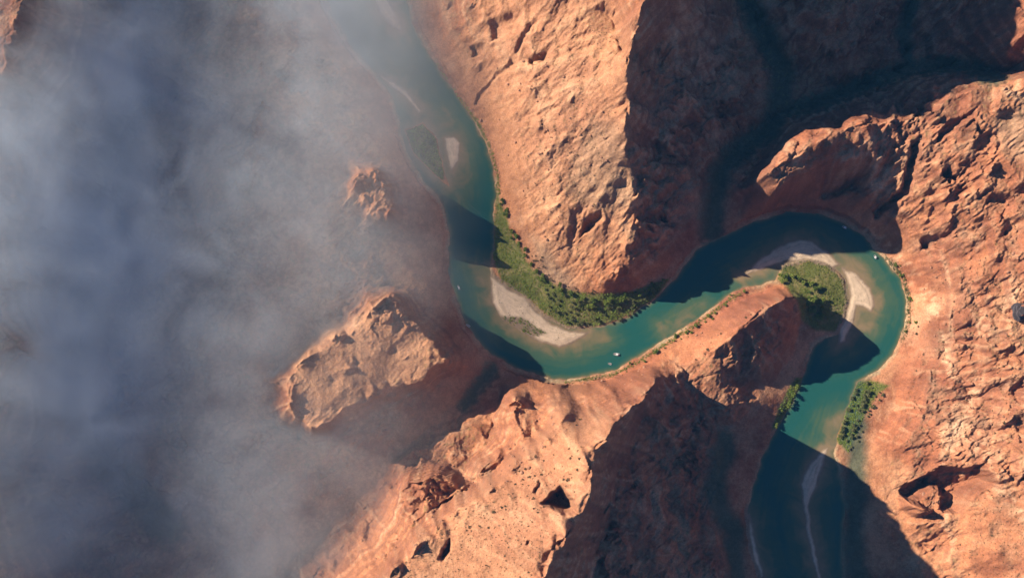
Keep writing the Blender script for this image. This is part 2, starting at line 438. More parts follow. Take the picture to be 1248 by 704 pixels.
C = mix(C, dark, 0.5 * smooth(0.05, 0.65, -bn) * bw)
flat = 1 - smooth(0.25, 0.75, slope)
C = mix(C, dark, 0.35 * joint)
C = mix(C, pale, 0.5 * smooth(.1, .7, fbm(X, Y, 210, 4, 416) + .4 * n2))
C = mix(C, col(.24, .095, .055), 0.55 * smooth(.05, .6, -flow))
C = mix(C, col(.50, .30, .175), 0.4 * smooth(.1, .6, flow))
C = mix(C, col(.235, .155, .10), 0.6 * smooth(.12, .5, fbm(X, Y, 85, 5, 450, .6)) * amp)
C = mix(C, col(.56, .38, .24), 0.55 * smooth(.2, .55, fbm(X + 30 * n1, Y * .6, 70, 5, 460, .6)) * amp)
C = mix(C, buff, 0.5 * flat * smooth(-0.5, 0.4, n2 + n3 * 0.4))
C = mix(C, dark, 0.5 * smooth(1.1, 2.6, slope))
AB1, AB2 = fbm(X, Y, 40, 3, 500), fbm(X, Y, 40, 3, 520)
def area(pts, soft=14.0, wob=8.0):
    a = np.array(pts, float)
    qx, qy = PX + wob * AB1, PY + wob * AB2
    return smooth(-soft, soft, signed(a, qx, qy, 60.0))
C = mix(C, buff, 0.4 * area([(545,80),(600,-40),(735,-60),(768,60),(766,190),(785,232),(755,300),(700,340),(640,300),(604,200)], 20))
C = mix(C, grey, 0.5 * area([(690,215),(720,150),(760,150),(768,210),(785,228),(760,262),(720,250),(700,245)]))
C = mix(C, col(.33, .22, .14), 0.8 * area([(650,290),(668,300),(700,350),(690,360),(655,338)]))
C = mix(C, grey, 0.6 * area([(1215,150),(1260,110),(1260,200),(1235,190)]))
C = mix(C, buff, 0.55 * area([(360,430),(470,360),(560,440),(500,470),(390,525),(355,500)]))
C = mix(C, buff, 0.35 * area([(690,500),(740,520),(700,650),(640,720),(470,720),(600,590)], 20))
for ln in ([(1122,352),(1140,372),(1152,420),(1164,470),(1172,520)], [(1205,385),(1198,430),(1188,480),(1176,520),(1160,545)], [(1060,285),(1085,305),(1112,340)], [(1195,540),(1210,570),(1235,610),(1250,630)]):
    d = seg_dist(np.array(ln, float), PX + 16 * n2 + 5 * n1, PY + 8 * n3, False)
    C = mix(C, pale, 0.6 * (1 - smooth(1, 14, d)) * smooth(-0.3, 0.5, n2 + n3))
# scrub, bank vegetation, sand
GREEN = {
  'belt': [(604,225),(614,262),(628,295),(650,328),(680,350),(720,358),(765,356),(818,338),(802,360),(766,384),(727,397),(690,398),(662,380),(640,360),(612,344),(600,312)],
  'lowbar': [(610,384),(635,387),(668,406),(650,410),(624,401)],
  'island': [(946,340),(956,322),(985,317),(1010,324),(1028,342),(1033,366),(1027,392),(1018,404),(994,402),(978,390),(972,370),(960,352)],
  'east': [(1041,467),(1062,464),(1082,468),(1067,485),(1053,506),(1043,530),(1034,550),(1019,537),(1030,500)],
  'west': [(968,460),(982,460),(973,485),(956,517),(940,523),(950,495)],
  'islet': [(490,158),(515,150),(532,168),(542,205),(540,222),(525,212),(503,188)],
}
n4 = fbm(X, Y, 22, 4, 430)
grn = col(.095, .125, .028); olive = col(.19, .175, .065)
veg = np.zeros(h.shape)
for n, pts in GREEN.items():
    veg = np.maximum(veg, area(pts, 3.0, 4.0) * (h > 0.2))
bank_l, bank_r = world_poly(RIVER_LEFT), world_poly(RIVER_RIGHT)
shore = (1 - smooth(2, 9, -dr + 5 * n3 + 8 * n2)) * (dr < 0) * (np.abs(X) < 1100) * smooth(-.5, .3, n2 + n1)
C = mix(C, col(.36, .30, .18), 0.8 * shore)
C = mix(C, mix(np.broadcast_to(grn, C.shape), olive, smooth(-0.15, 0.35, n4)), veg * 0.92)
creek = np.zeros(h.shape)
for ln, w in (([(866,282),(872,240),(880,205),(905,180),(935,160),(950,135),(955,90),(930,40),(905,-10)], 13), ([(950,135),(1000,125),(1060,100),(1110,82),(1165,78),(1215,95)], 10),
              ([(1110,82),(1100,40),(1112,0)], 8), ([(600,450),(584,470),(566,492)], 8), ([(200,640),(130,560),(90,470),(100,380),(130,250),(160,120)], 20),
              ([(900,704),(893,650),(870,600),(885,535)], 12), ([(1040,470),(1044,560),(1040,640),(1045,720)], 12)):
    creek = np.maximum(creek, 1 - smooth(w * 0.4, w * 1.9, seg_dist(np.array(ln, float), PX + 9 * n2, PY + 9 * n3)))
C = mix(C, col(.045, .085, .055), 0.85 * creek)
scr = smooth(0.28, 0.5, fbm(X, Y, 7, 2, 440) + 0.25 * n1) * flat * amp
C = mix(C, olive, 0.5 * scr)
sandm = np.zeros(h.shape)
for n, s in bar_sd.items():
    if n != 'islet': sandm = np.maximum(sandm, smooth(-14, 1, s) * (dr > -8))
C = mix(C, col(.26, .19, .125), smooth(-14, -2, np.maximum.reduce([v for k_, v in bar_sd.items() if k_ != 'islet'])) * (dr > -8))
sandm = np.zeros(h.shape)
for n, s in bar_sd.items():
    if n != 'islet': sandm = np.maximum(sandm, smooth(0.5, 5, s + 2.5 * n2) * (dr > -8))
bar_in = np.maximum.reduce([v for k_, v in bar_sd.items() if k_ != 'islet'])
sandm *= (1 - veg)
C = mix(C, sand * (1 + 0.14 * n3 + 0.16 * n2 + 0.22 * noise(bar_in + 2 * n2, 0.04 * (X + Y), 3.2, 31))[..., None], sandm)
C = C * (1 + (0.26 * n3 + 0.24 * n2) * (1 - 0.8 * sandm))[..., None]
C = np.clip(C, 0.01, 0.85)

# ------------------------------------------------------------------ materials
def nodes(name):
    m = bpy.data.materials.new(name); m.use_nodes = True
    t = m.node_tree; return m, t, t.nodes['Principled BSDF']
def nn(t, kind, **kw):
    n = t.nodes.new(kind)
    for k, v in kw.items(): setattr(n, k, v)
    return n
def simple(name, c, rough=0.8, var=0.25, scale=0.6, metal=0.0):
    m, t, b = nodes(name)
    n = nn(t, 'ShaderNodeTexNoise'); n.inputs['Scale'].default_value = scale; n.inputs['Detail'].default_value = 4
    g = nn(t, 'ShaderNodeNewGeometry'); t.links.new(g.outputs['Position'], n.inputs['Vector'])
    r = nn(t, 'ShaderNodeValToRGB')
    r.color_ramp.elements[0].position, r.color_ramp.elements[1].position = 0.3, 0.7
    r.color_ramp.elements[0].color = tuple(v * (1 - var) for v in c) + (1,)
    r.color_ramp.elements[1].color = tuple(min(1, v * (1 + var)) for v in c) + (1,)
    t.links.new(n.outputs['Fac'], r.inputs[0]); t.links.new(r.outputs[0], b.inputs['Base Color'])
    b.inputs['Roughness'].default_value = rough; b.inputs['Metallic'].default_value = metal
    return m
def land_material(name, lo, hi, bump):
    m, t, b = nodes(name)
    at_ = nn(t, 'ShaderNodeAttribute', attribute_name='albedo')
    g = nn(t, 'ShaderNodeNewGeometry')
    n = nn(t, 'ShaderNodeTexNoise'); n.inputs['Scale'].default_value = 0.35; n.inputs['Detail'].default_value = 7; n.inputs['Roughness'].default_value = 0.65
    t.links.new(g.outputs['Position'], n.inputs['Vector'])
    r = nn(t, 'ShaderNodeMapRange'); r.inputs[1].default_value, r.inputs[2].default_value, r.inputs[3].default_value, r.inputs[4].default_value = 0.3, 0.7, lo, hi
    t.links.new(n.outputs['Fac'], r.inputs[0])
    mu = nn(t, 'ShaderNodeVectorMath', operation='SCALE')
    t.links.new(at_.outputs['Color'], mu.inputs[0]); t.links.new(r.outputs[0], mu.inputs['Scale'])
    t.links.new(mu.outputs[0], b.inputs['Base Color'])
    b.inputs['Roughness'].default_value = 0.95; b.inputs['Specular IOR Level'].default_value = 0.15
    n2_ = nn(t, 'ShaderNodeTexNoise'); n2_.inputs['Scale'].default_value = 0.22; n2_.inputs['Detail'].default_value = 8; n2_.inputs['Roughness'].default_value = 0.6
    t.links.new(g.outputs['Position'], n2_.inputs['Vector'])
    bu = nn(t, 'ShaderNodeBump'); bu.inputs['Strength'].default_value = bump; bu.inputs['Distance'].default_value = 2.2
    t.links.new(n2_.outputs['Fac'], bu.inputs['Height']); t.links.new(bu.outputs[0], b.inputs['Normal'])
    return m
LAND = land_material('sandstone and soil', .70, 1.26, .65)
SAND = land_material('river sand', .9, 1.08, .2)

def water_material():
    m, t, b = nodes('silty river water')
    a = nn(t, 'ShaderNodeAttribute', attribute_name='depth')
    g = nn(t, 'ShaderNodeNewGeometry')
    n = nn(t, 'ShaderNodeTexNoise'); n.inputs['Scale'].default_value = 0.022; n.inputs['Detail'].default_value = 6; n.inputs['Distortion'].default_value = 1.5
    t.links.new(g.outputs['Position'], n.inputs['Vector'])
    ma = nn(t, 'ShaderNodeMath', operation='MULTIPLY_ADD'); ma.inputs[1].default_value = 3.6; ma.inputs[2].default_value = -1.8
    t.links.new(n.outputs['Fac'], ma.inputs[0])
    ad = nn(t, 'ShaderNodeMath', operation='ADD'); t.links.new(a.outputs['Fac'], ad.inputs[0]); t.links.new(ma.outputs[0], ad.inputs[1])
    dv = nn(t, 'ShaderNodeMath', operation='DIVIDE'); dv.inputs[1].default_value = 6.0; t.links.new(ad.outputs[0], dv.inputs[0])
    r = nn(t, 'ShaderNodeValToRGB'); e = r.color_ramp.elements
    e[0].position, e[0].color = 0.0, (.25, .185, .105, 1)
    e[1].position, e[1].color = 1.0, (.018, .10, .085, 1)
    for p, c in ((0.12, (.17, .155, .085, 1)), (0.3, (.07, .125, .075, 1)), (0.65, (.028, .105, .08, 1))):
        x = e.new(p); x.color = c
    t.links.new(dv.outputs[0], r.inputs[0]); t.links.new(r.outputs[0], b.inputs['Base Color'])
    b.inputs['Roughness'].default_value = 0.12; b.inputs['IOR'].default_value = 1.33
    n2_ = nn(t, 'ShaderNodeTexNoise'); n2_.inputs['Scale'].default_value = 0.25; n2_.inputs['Detail'].default_value = 4
    t.links.new(g.outputs['Position'], n2_.inputs['Vector'])
    bu = nn(t, 'ShaderNodeBump'); bu.inputs['Strength'].default_value = 0.35; bu.inputs['Distance'].default_value = 0.6
    t.links.new(n2_.outputs['Fac'], bu.inputs['Height']); t.links.new(bu.outputs[0], b.inputs['Normal'])
    return m
WATER = water_material()

# ------------------------------------------------------------------ land split into its landforms
def link(o, parent=None):
    scene.collection.objects.link(o)
    if parent: o.parent = parent
    return o
def tag(o, label=None, cat=None, group=None, kind=None):
    for k, v in (('label', label), ('category', cat), ('group', group), ('kind', kind)):
        if v: o[k] = v
    return o
nrm = np.stack([-gx, -gy, np.ones_like(gx)], -1); nrm /= np.linalg.norm(nrm, axis=-1, keepdims=True)

def grid_mesh(name, mask, z, mat, extra):
    """quads of the land grid picked by a cell mask, as one mesh"""
    cj, ci = np.nonzero(mask)
    idx = np.stack([cj * NX + ci, cj * NX + ci + 1, (cj + 1) * NX + ci + 1, (cj + 1) * NX + ci], 1)
    used, inv = np.unique(idx.ravel(), return_inverse=True)
    me = bpy.data.meshes.new(name)
    nq = len(idx)
    me.vertices.add(len(used)); me.loops.add(nq * 4); me.polygons.add(nq)
    co = np.stack([X.ravel()[used], Y.ravel()[used], z.ravel()[used]], 1)
    me.vertices.foreach_set('co', co.astype(np.float32).ravel())
    me.loops.foreach_set('vertex_index', inv.astype(np.int32).ravel())
    me.polygons.foreach_set('loop_start', np.arange(0, nq * 4, 4, dtype=np.int32))
    me.polygons.foreach_set('use_smooth', np.ones(nq, bool))
    me.update(calc_edges=True)
    extra(me, used)
    me.materials.append(mat)
    return link(bpy.data.objects.new(name, me))
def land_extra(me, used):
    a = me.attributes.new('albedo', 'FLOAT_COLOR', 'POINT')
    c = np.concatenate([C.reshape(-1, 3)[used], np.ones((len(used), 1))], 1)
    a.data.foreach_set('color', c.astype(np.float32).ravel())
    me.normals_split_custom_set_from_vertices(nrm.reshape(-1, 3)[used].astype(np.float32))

cx, cy = (PX[:-1, :-1] + PX[1:, 1:]) / 2, (PY[:-1, :-1] + PY[1:, 1:]) / 2
wx_, wy_ = (X[:-1, :-1] + X[1:, 1:]) / 2, (Y[:-1, :-1] + Y[1:, 1:]) / 2
cdr, chh = dr[:-1, :-1], np.maximum.reduce([h[:-1, :-1], h[1:, 1:], h[1:, :-1], h[:-1, 1:]])
reg = np.zeros(cx.shape, int)                         # 0: everything beyond
def pick(k, pts, cond=True):
    reg[inside(np.array(pts, float), cx, cy) & cond] = k
BIG = 6000
seam_top = [(1250,75),(1210,92),(1165,78),(1110,82),(1060,100),(1000,125),(950,135),(935,160),(905,180),(880,205),(872,240),(862,282)]
up_river = [(862,290),(848,300)]
pick(1, [(-BIG,-BIG),(430,-BIG),(450,-20),(560,120),(560,330),(600,440),(640,458),(690,468),(650,485),(612,478),(605,505),(588,548),(562,586),(545,563),(500,573),(472,597),(458,634),(405,695),(300,BIG),(-BIG,BIG)])      # misty west side
pick(2, [(450,-BIG),(450,-20),(560,120),(560,330),(600,440),(760,420),(860,330),(862,290),(872,240),(880,205),(905,180),(935,160),(950,135),(955,90),(930,40),(905,-10),(880,-100),(860,-BIG)])                               # headland
pick(3, [(955,90),(930,40),(905,-10),(880,-100),(860,-BIG),(BIG,-BIG),(1250,75),(1210,92),(1165,78),(1110,82),(1060,100),(1000,125),(950,135)])                                                                            # shaded hills
pick(4, [(862,290)] + seam_top[::-1] + [(BIG,-BIG),(BIG,BIG),(1010,BIG),(980,640),(1010,480),(1060,420),(1060,330),(950,285)])                                                                                                   # right plateau
pick(5, [(300,BIG),(405,695),(458,634),(472,597),(500,573),(545,563),(562,586),(588,548),(605,505),(612,478),(650,485),(690,468),(690,445),(800,410),(900,340),(950,285),(1060,330),(1060,420),(1010,480),(980,640),(1010,BIG)])  # ridge
pick(6, [(362,507),(356,450),(380,424),(430,398),(462,368),(474,355),(490,380),(506,396),(530,423),(550,440),(560,446),(520,470),(470,490),(410,530),(385,535)])
pick(7, [(420,234),(438,210),(458,203),(472,230),(488,254),(474,275),(448,250)])
reg[(cdr > 0.5)] = 8
k = 9; bar_ids = {}
for n, s in bar_sd.items():
    sm = s[:-1, :-1]
    reg[(sm > -1) & (chh > -0.15) & (cdr > -6)] = k; bar_ids[n] = k; k += 1
FORMS = {0: ('desert', 'outlying red desert plateau beyond the canyon'), 1: ('hillside', 'shaded mauve canyon slopes under the mist west of the river'),
  2: ('headland', 'sunlit red headland with a dark east face between the two river reaches'), 3: ('hills', 'dark shaded rounded hills around the side canyon at upper right'),
  4: ('plateau', 'sunlit orange ledged plateau and spur on the right bank'), 5: ('ridge', 'long orange ridge with a sharp crest running from bottom to the river bend'),
  6: ('butte', 'large sunlit tan butte rising out of the mist'), 7: ('butte', 'small sunlit orange butte in the mist by the upper river'), 8: ('riverbed', 'silty bed under the green river')}
BARL = {'toe': 'broad pale sandbar along the inside of the bend below the headland', 'upper': 'small oval cream sandbar in the upper river',
  'top': 'hazy grey gravel bar at the top of the river', 'thread': 'thin pale gravel thread along the upper left bank', 'islet': 'scrubby low islet beside the upper left bank',
  'bend': 'curved pale sandbar wrapping the tip of the green island', 'outer': 'pale sandbar with a wet mud tail outside the green island',
  'shade': 'long grey sandbar lying in the ridge shadow downstream', 'rim': 'thin pale gravel rim on the shaded lower left bank'}
for k, (nm, lab) in FORMS.items():
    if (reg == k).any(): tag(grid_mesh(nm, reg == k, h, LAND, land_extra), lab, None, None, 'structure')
for n, k in bar_ids.items():
    if (reg == k).any(): tag(grid_mesh('islet' if n == 'islet' else 'sandbar', reg == k, h, LAND if n == 'islet' else SAND, land_extra), BARL[n], None, None, 'structure')

def water_extra(me, used):
    a = me.attributes.new('depth', 'FLOAT', 'POINT')
    q = h.ravel()[used]; xq, yq, dq = X.ravel()[used], Y.ravel()[used], dr.ravel()[used]
    st = fbm(dq + 6 * noise(xq, yq, 60, 3), 0.07 * (xq - yq), 9, 3, 33)
    a.data.foreach_set('value', np.clip(-q + st * 1.5 * smooth(0.5, 3, -q), 0, 8).astype(np.float32))
wmin = np.minimum.reduce([h[:-1, :-1], h[1:, 1:], h[1:, :-1], h[:-1, 1:]])
tag(grid_mesh('river', (wmin < 0.0) & (dr[:-1, :-1] > -12), np.zeros_like(h), WATER, water_extra), 'green silty river winding through the canyon', None, None, 'structure')

# ------------------------------------------------------------------ growth, rocks, boats
def ground(x, y):
    x, y = np.asarray(x, float), np.asarray(y, float)
    fx = np.clip(np.interp(x, xs, np.arange(NX)), 0, NX - 1.001); fy = np.clip(np.interp(y, ys, np.arange(NY)), 0, NY - 1.001)
    xi, yi = fx.astype(int), fy.astype(int); fx, fy = fx - xi, fy - yi
    return (h[yi, xi] * (1 - fx) + h[yi, xi + 1] * fx) * (1 - fy) + (h[yi + 1, xi] * (1 - fx) + h[yi + 1, xi + 1] * fx) * fy
def slope_at(x, y):
    xi = np.clip(np.searchsorted(xs, x), 0, NX - 1); yi = np.clip(np.searchsorted(ys, y), 0, NY - 1)
    return slope[yi, xi]
def on_ground(px, py, h0=0.0):
    """where the sight line of a pixel meets the land"""
    z = np.full(np.shape(px), float(h0))
    for _ in range(12):
        x, y = at(px, py, z); z = 0.5 * z + 0.5 * np.maximum(ground(x, y), 0)
    x, y = at(px, py, z)
    return x, y, ground(x, y)
def scatter(poly, n, rg):
    a = np.array(poly, float); lo, hi = a.min(0), a.max(0); out = np.zeros((0, 2))
    while len(out) < n:
        p = lo + (hi - lo) * rg.random((n * 3, 2))
        out = np.concatenate([out, p[inside(a, p[:, 0], p[:, 1])]])
    return out[:n]
def mesh_of(name, verts, faces, mat, smooth_=False):
    me = bpy.data.meshes.new(name)
    me.from_pydata([tuple(v) for v in verts], [], [tuple(f) for f in faces]); me.materials.append(mat)
    if smooth_: me.polygons.foreach_set('use_smooth', np.ones(len(me.polygons), bool))
    me.update(); return me
def obj(name, me, parent=None): return link(bpy.data.objects.new(name, me), parent)

def foliage(name, lo, hi):
    m, t, b = nodes(name)
    oi = nn(t, 'ShaderNodeObjectInfo'); g = nn(t, 'ShaderNodeNewGeometry')
    n = nn(t, 'ShaderNodeTexNoise'); n.inputs['Scale'].default_value = 0.35; n.inputs['Detail'].default_value = 3
    t.links.new(g.outputs['Position'], n.inputs['Vector'])
    a = nn(t, 'ShaderNodeMath', operation='MULTIPLY_ADD'); a.inputs[1].default_value = 0.5
    t.links.new(oi.outputs['Random'], a.inputs[0]); t.links.new(n.outputs['Fac'], a.inputs[2])
    mx = nn(t, 'ShaderNodeMapRange'); mx.inputs[1].default_value, mx.inputs[2].default_value = 0.35, 1.05
    t.links.new(a.outputs[0], mx.inputs[0])
    r = nn(t, 'ShaderNodeValToRGB'); r.color_ramp.elements[0].color = lo + (1,); r.color_ramp.elements[1].color = hi + (1,)
    t.links.new(mx.outputs[0], r.inputs[0]); t.links.new(r.outputs[0], b.inputs['Base Color'])
    b.inputs['Roughness'].default_value = 0.7; b.inputs['Specular IOR Level'].default_value = 0.2
    tr = nn(t, 'ShaderNodeBsdfTranslucent'); t.links.new(r.outputs[0], tr.inputs['Color'])
    ms = nn(t, 'ShaderNodeMixShader'); ms.inputs[0].default_value = .38
    t.links.new(b.outputs[0], ms.inputs[1]); t.links.new(tr.outputs[0], ms.inputs[2]); t.links.new(ms.outputs[0], t.nodes['Material Output'].inputs['Surface'])
    return m
LEAF = foliage('riverside leaves', (.06, .115, .02), (.24, .29, .055))
GREYLEAF = foliage('willow leaves', (.075, .095, .035), (.22, .225, .09))
REED = foliage('reeds and grass', (.11, .18, .028), (.28, .36, .06))
SCRUB = foliage('desert scrub', (.055, .055, .028), (.13, .115, .06))
BARK = simple('bark', (.13, .10, .075), 0.9, 0.3, 1.5)

def leaf_cards(rg, centres, size):
    """one bent quad per centre"""
    V, F = [], []
    for c, sz in zip(centres, size):
        n = rg.normal(size=3); n[2] = abs(n[2]) + 0.9; n /= np.linalg.norm(n)
        a = np.cross(n, rg.normal(size=3)); a /= np.linalg.norm(a); b = np.cross(n, a)
        k = len(V)
        V += [c - a * sz, c + b * sz * .7 - n * sz * .25, c + a * sz, c - b * sz * .7 - n * sz * .25]
        F += [(k, k + 1, k + 2), (k, k + 2, k + 3)]
    return V, F
def crown_mesh(seed, R, top, mat, nl=5, cards=130):
    rg = np.random.default_rng(seed)
    lob = [(np.array([0, 0, top * .62]), R * .72)]
    for k in range(nl):
        a = k * 2 * math.pi / nl + rg.uniform(-.5, .5)
        lob.append((np.array([math.cos(a) * R * rg.uniform(.45, .62), math.sin(a) * R * rg.uniform(.45, .62), top * rg.uniform(.42, .7)]), R * rg.uniform(.36, .52)))
    cs, sz = [], []
    for _ in range(cards):
        c, r = lob[rg.integers(len(lob))]
        d = rg.normal(size=3); d /= np.linalg.norm(d)
        cs.append(c + d * np.array([1, 1, .8]) * r * rg.uniform(.55, 1.05)); sz.append(R * rg.uniform(.16, .27))
    V, F = leaf_cards(rg, cs, sz)
    return mesh_of('crown', V, F, mat)
def tube(V, F, p, q, r0, r1, n=6):
    p, q = np.array(p, float), np.array(q, float); d = (q - p) / np.linalg.norm(q - p)
    a = np.cross(d, [0.3, 1, .2]); a /= np.linalg.norm(a); b = np.cross(d, a); k = len(V)
    for c, r in ((p, r0), (q, r1)):
        for i in range(n): V.append(c + (a * math.cos(2 * math.pi * i / n) + b * math.sin(2 * math.pi * i / n)) * r)
    for i in range(n): F.append((k + i, k + (i + 1) % n, k + n + (i + 1) % n, k + n + i))
    F.append(tuple(k + n + i for i in range(n)))
def trunk_mesh(seed, R, top):
    rg = np.random.default_rng(seed); V, F = [], []
    tube(V, F, (0, 0, -.6), (0.1, 0, top * .4), R * .075, R * .05)
    for k in range(4):
        a = k * 1.57 + rg.uniform(-.4, .4)
        tube(V, F, (0.05, 0, top * .33), (math.cos(a) * R * .5, math.sin(a) * R * .5, top * .62), R * .04, R * .015, 5)
    return mesh_of('trunk', V, F, BARK)
PROTO = {'riverside_tree': [], 'willow_tree': [], 'shrub': []}
for sd_ in range(4):
    PROTO['riverside_tree'].append((crown_mesh(50 + sd_, 4.6, 8.5, LEAF, 5, 170), trunk_mesh(50 + sd_, 4.6, 8.5)))
    PROTO['willow_tree'].append((crown_mesh(70 + sd_, 3.6, 5.5, GREYLEAF, 4, 140), trunk_mesh(70 + sd_, 3.6, 5.5)))
    PROTO['shrub'].append((crown_mesh(90 + sd_, 2.0, 2.3, SCRUB, 3, 60), trunk_mesh(90 + sd_, 2.0, 2.3)))
def plant(name, cat, x, y, z, sc, label, group, rg):
    cr, tr = PROTO[name][rg.integers(4)]
    r = bpy.data.objects.new(name, None); r.empty_display_size = 1
    r.location = (x, y, z); r.rotation_euler = (0, 0, rg.uniform(0, 6.28)); r.scale = (sc, sc, sc * rg.uniform(.85, 1.15))
    link(r); tag(r, label, cat, group)
    obj('crown', cr, r)
    obj('trunk', tr, r)
rg = np.random.default_rng(5)
def along(pts, n, jit):
    a = np.array(pts, float); d = np.concatenate([[0], np.cumsum(np.hypot(*np.diff(a, axis=0).T))])
    t = np.clip(rg.random(n) + .05 * np.sin(40 * rg.random(n)), 0, 1)
    t = t * d[-1]
    return np.stack([np.interp(t, d, a[:, 0]), np.interp(t, d, a[:, 1])], 1) + rg.normal(size=(n, 2)) * jit
def place_stand(nm, cat, x, y, z, ok, s0, s1, lab, grp):
    """plants of one stand, told apart by where in the stand they grow and which is largest"""
    I = np.nonzero(ok)[0]; sc = {i: rg.uniform(s0, s1) for i in I}
    wide = np.ptp(x[I]) > np.ptp(y[I]); q = x if wide else -y
    names = ('left', 'middle', 'right') if wide else ('upper', 'middle', 'lower')
    order = sorted(I, key=lambda i: q[i]); n = len(order)
    for z_ in range(3):
        part = order[z_ * n // 3:(z_ + 1) * n // 3]
        if not part: continue
        big = max(part, key=lambda i: sc[i]); sc[big] *= 1.2
        for i in part:
            lb, gp = lab + ', ' + names[z_] + ' third', grp + ', ' + names[z_] + ' third'
            if i == big: lb, gp = 'largest ' + lb, None
            if i == order[0]: lb, gp = ('leftmost ' if wide else 'uppermost ') + lab, None
            if i == order[-1]: lb, gp = ('rightmost ' if wide else 'lowest ') + lab, None
            if nm == 'boulder':
                o = obj('boulder', BOULD[rg.integers(6)]); o.location = (x[i], y[i], z[i] + sc[i] * .15)
                o.rotation_euler = (rg.uniform(-.3, .3), rg.uniform(-.3, .3), rg.uniform(0, 6.28)); o.scale = (sc[i],) * 3
                tag(o, lb, cat, gp)
            else: plant(nm, cat, x[i], y[i], z[i], sc[i], lb, gp, rg)
STANDS = [
  ('riverside_tree', 'tree', along([(610,240),(620,270),(633,300),(648,325),(668,345),(692,358),(722,368),(755,366),(785,354),(812,342)], 74, 2.6), (.55, .95),
    'rounded green tree in the row at the headland foot', 'trees along the foot of the headland'),
  ('willow_tree', 'tree', np.concatenate([scatter([(664,350),(700,366),(750,370),(800,352),(770,380),(728,394),(690,394),(668,374)], 50, rg), along([(700,395),(740,393),(772,380),(806,352)], 16, 1.5)]), (.6, 1.0),
    'grey green willow on the headland tip flat', 'willows on the headland flat'),
  ('riverside_tree', 'tree', np.concatenate([along([(954,340),(968,338),(984,346),(994,352)], 15, 2.4), scatter([(985,345),(1003,350),(1006,372),(1000,396),(990,392),(985,372)], 26, rg)]), (.75, 1.1),
    'dark green tree in the bend island copse', 'trees on the bend island'),
  ('willow_tree', 'tree', np.concatenate([along([(1042,470),(1036,490),(1028,515),(1022,536)], 30, 2.2), along([(1060,468),(1052,490),(1042,515),(1034,540)], 30, 2.6)]), (.6, 1.15),
    'yellow green willow in the right bank strip', 'willows on the right bank'),
  ('willow_tree', 'tree', along([(1078,474),(1066,490),(1055,510),(1046,530),(1038,545)], 16, 2.5), (.5, .8),
    'dusky small tree behind the right bank willows', 'small trees behind the right bank willows'),
  ('riverside_tree', 'tree', np.concatenate([along([(976,464),(966,486),(954,506),(945,518)], 16, 3.0)]), (.6, .95),
    'green tree in the left bank strip below the dark ridge', 'trees on the left bank strip'),
  ('willow_tree', 'tree', np.concatenate([along([(496,160),(503,172),(510,186),(522,196),(533,206)], 13, 2.0), scatter([(510,156),(526,164),(536,192),(520,190)], 12, rg)]), (.7, 1.0),
    'hazy grey willow on the upper river islet', 'willows on the upper islet'),
  ('riverside_tree', 'tree', along([(765,450),(790,435),(812,421),(835,405),(858,391),(884,369),(905,355)], 34, 2.6), (.22, .8),
    'low dark tree on the bank under the long ridge', 'trees along the ridge bank'),
  ('riverside_tree', 'tree', along([(1084,318),(1100,338),(1110,362),(1110,390),(1102,408)], 24, 3.0), (.22, .7),
    'small green tree on the outer bank of the bend', 'trees on the outer bank'),
]
for nm, cat, pts, (s0, s1), lab, grp in STANDS:
    x, y, z = on_ground(pts[:, 0], pts[:, 1], 4)
    place_stand(nm, cat, x, y, z - .1, z > .3, s0, s1, lab, grp)
# single desert shrubs, the largest ones seen
for poly, n, lab, grp in (([(690,508),(735,515),(708,560),(700,600),(640,640),(560,650),(600,610)], 46, 'dark desert shrub on the tan ridge top', 'shrubs on the ridge top'),
                          ([(1120,340),(1240,320),(1245,540),(1130,560),(1105,500)], 40, 'olive desert shrub on the ledged right plateau', 'shrubs on the right plateau'),
                          ([(840,440),(880,405),(940,368),(900,400),(850,440)], 8, 'small desert shrub on the smooth ridge end by the bend', 'shrubs on the ridge end'),
                          ([(640,312),(662,340),(700,357),(760,362),(740,352),(690,348),(650,300)], 22, 'dry shrub on bare ground behind the headland trees', 'shrubs behind the riverside trees')):
    p = scatter(poly, n, rg); x, y, z = on_ground(p[:, 0], p[:, 1], 80)
    place_stand('shrub', 'shrub', x, y, z - .15, z > .3, .7, 1.5, lab, grp)

# uncountable growth: thicket, reeds, scrub
def clumps(name, label, P, mat, rad, hgt, per, rgx):
    x, y, z = P
    n = len(x); k = n * per
    i = np.repeat(np.arange(n), per)
    r = rad[i] * np.sqrt(rgx.random(k)); a = rgx.random(k) * 6.283
    c = np.stack([x[i] + r * np.cos(a), y[i] + r * np.sin(a), z[i] + hgt[i] * (0.15 + .85 * rgx.random(k)) * (1 - .5 * (r / rad[i]) ** 2)], 1)
    nr = rgx.normal(size=(k, 3)); nr[:, 2] = np.abs(nr[:, 2]) + .9; nr /= np.linalg.norm(nr, axis=1)[:, None]
    u = np.cross(nr, rgx.normal(size=(k, 3))); u /= np.linalg.norm(u, axis=1)[:, None]; v = np.cross(nr, u)
    s = (rad[i] * rgx.uniform(.3, .55, k))[:, None]
    co = np.stack([c - u * s, c + v * s * .8 - nr * s * .3, c + u * s, c - v * s * .8 - nr * s * .3], 1).reshape(-1, 3)
    me = bpy.data.meshes.new(name)
    me.vertices.add(4 * k); me.loops.add(4 * k); me.polygons.add(k)
    me.vertices.foreach_set('co', co.astype(np.float32).ravel())
    me.loops.foreach_set('vertex_index', np.arange(4 * k, dtype=np.int32))
    me.polygons.foreach_set('loop_start', np.arange(0, 4 * k, 4, dtype=np.int32))
    me.update(calc_edges=True); me.materials.append(mat)
    return tag(obj(name, me), label, None, None, 'stuff')
